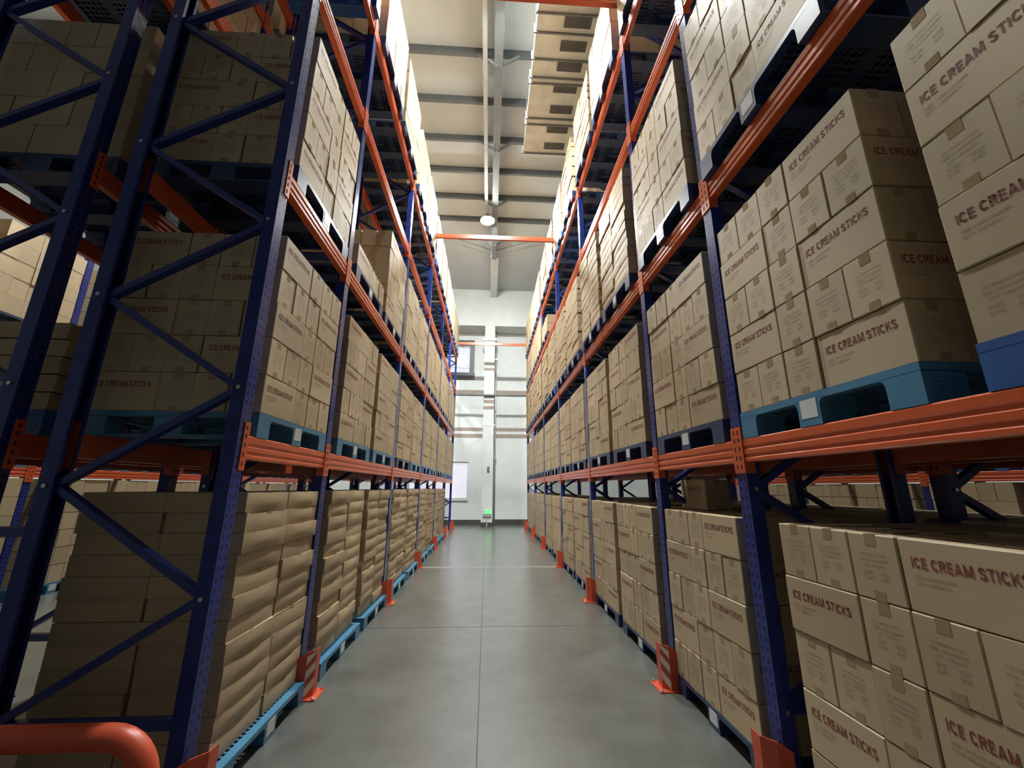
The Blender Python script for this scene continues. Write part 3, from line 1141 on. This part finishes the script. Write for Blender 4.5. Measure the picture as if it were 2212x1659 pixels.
for i in range(-1, 4):
    for y in bay_slots(i, 1):
        add_load(1, 'B3', 0, y, 'tall', 6, lift=0.028)
        add_load(1, 'B3', 1, y, 'tall', 5)


def project(p):
    d = Vector(p) - Vector((0, 0, CAM_H))
    z = d.dot(FWD)
    if z < 0.1:
        return None
    return 1106 + CAM_F * d.dot(RGT) / z, 829.5 - CAM_F * d.dot(UPV) / z, d.length


cand = {'tall': [], 'flat': []}
rest = {'tall': [], 'flat': []}
for L in LOADS:
    for c in cartons_of(L):
        c['L'] = L
        ok = False
        if L.row in ('A', 'B') and (c['role'] == 'front' or (c['role'] == 'end' and L.endface)):
            q = project((c['p'][0] - L.side * 0.05, c['p'][1], c['p'][2] + 0.1))
            if q and -60 < q[0] < 2270 and -50 < q[1] < 1710:
                ok = True
                c['d'] = q[2]
                # apparent area of the face turned to us
                fx = abs(c['p'][0]) / q[2]
                c['s'] = (1 / q[2] ** 2) * (fx if c['role'] == 'front' else 0.6)
        (cand if ok else rest)[c['kind']].append(c)

BUDGET = 296
used = set()
for kind in ('tall', 'flat'):
    cs = sorted(cand[kind], key=lambda c: -c['s'])
    for n, c in enumerate(cs):
        L = c['L']
        if n >= BUDGET:
            rest[kind].append(c)
            continue
        lay = NTH[c['layer']]
        if c['role'] == 'front':
            pre = 'brown printed carton' if kind == 'tall' else 'plain flat carton'
            lab = '%s, %s layer up, %s from left, %s' % (pre, lay, NTH[c['col']], L.desc)
        else:
            pre = 'end-face printed carton' if kind == 'tall' else 'end-face flat carton'
            lab = '%s, %s layer up, %s from aisle, %s' % (pre, lay, NTH[c['ecol']], L.desc)
        grp = ('printed cartons of the ' if kind == 'tall' else 'flat cartons of the ') + L.desc
        me = ME_CARTON if kind == 'tall' else ME_FLAT[n % 4]
        rz = c['rz'] if kind == 'tall' else c['rz'] + (n % 2) * PI
        o = obj('printed_carton' if kind == 'tall' else 'flat_carton', me, None, c['p'], rz)
        tag(o, lab, 'carton', grp)
        obj('packing_tape', ME_TAPE if kind == 'tall' else ME_FTAPE, o)

# loose carton on top of the right-hand floor load of the single bay
t = obj('printed_carton', ME_CARTON, None, (1.655 + CL / 2 - 0.1, 3.166 + CW / 2 + 0.05, PH * 0.84 + 5 * CHT), PI / 2)
tag(t, 'loose printed carton lying on top of the second right-hand load on the floor', 'carton')
obj('packing_tape', ME_TAPE, t)

# everything smaller: one mesh per kind
for kind, nm, lab in (('tall', 'printed_carton_stacks', 'remaining stacks of brown printed cartons deeper in the racks and far away'), ('flat', 'flat_carton_stacks', 'remaining stacks of plain flat cartons deeper in the racks and far away')):
    m = MB()
    for c in rest[kind]:
        x, y, z = c['p']
        L = c['L']
        if kind == 'tall':
            hx, hy = (CW / 2, CL / 2) if c['lu'] else (CL / 2, CW / 2)
            g = 0.003 if y < 6 else 0.006
            m.box((x - hx + g, y - hy + g, z), (x + hx - g, y + hy - g, z + CHT - g * 1.4))
            if c['role'] == 'front' and L.row in ('A', 'B') and y < 8.2:
                fx = x - L.side * (hx - g)
                pr = LP if c['lu'] else SP
                if c['lu'] or y < 6:
                    place_print(m, pr, (fx, y + (hy if L.side > 0 else -hy), z), (0, -L.side, 0), (-L.side, 0, 0))
        else:
            hx, hy = FLX / 2 - 0.003, FL / 2 - 0.004
            m.box((x - hx, y - hy, z), (x + hx, y + hy, z + FH - 0.009))
    o = m.build(nm, [M_CARD, M_RED, M_INK] if kind == 'tall' else [M_CARD2])
    o['kind'] = 'stuff'
    tag(o, lab, 'cartons')
print('cartons', {k: (len(cand[k]), len(rest[k])) for k in cand})
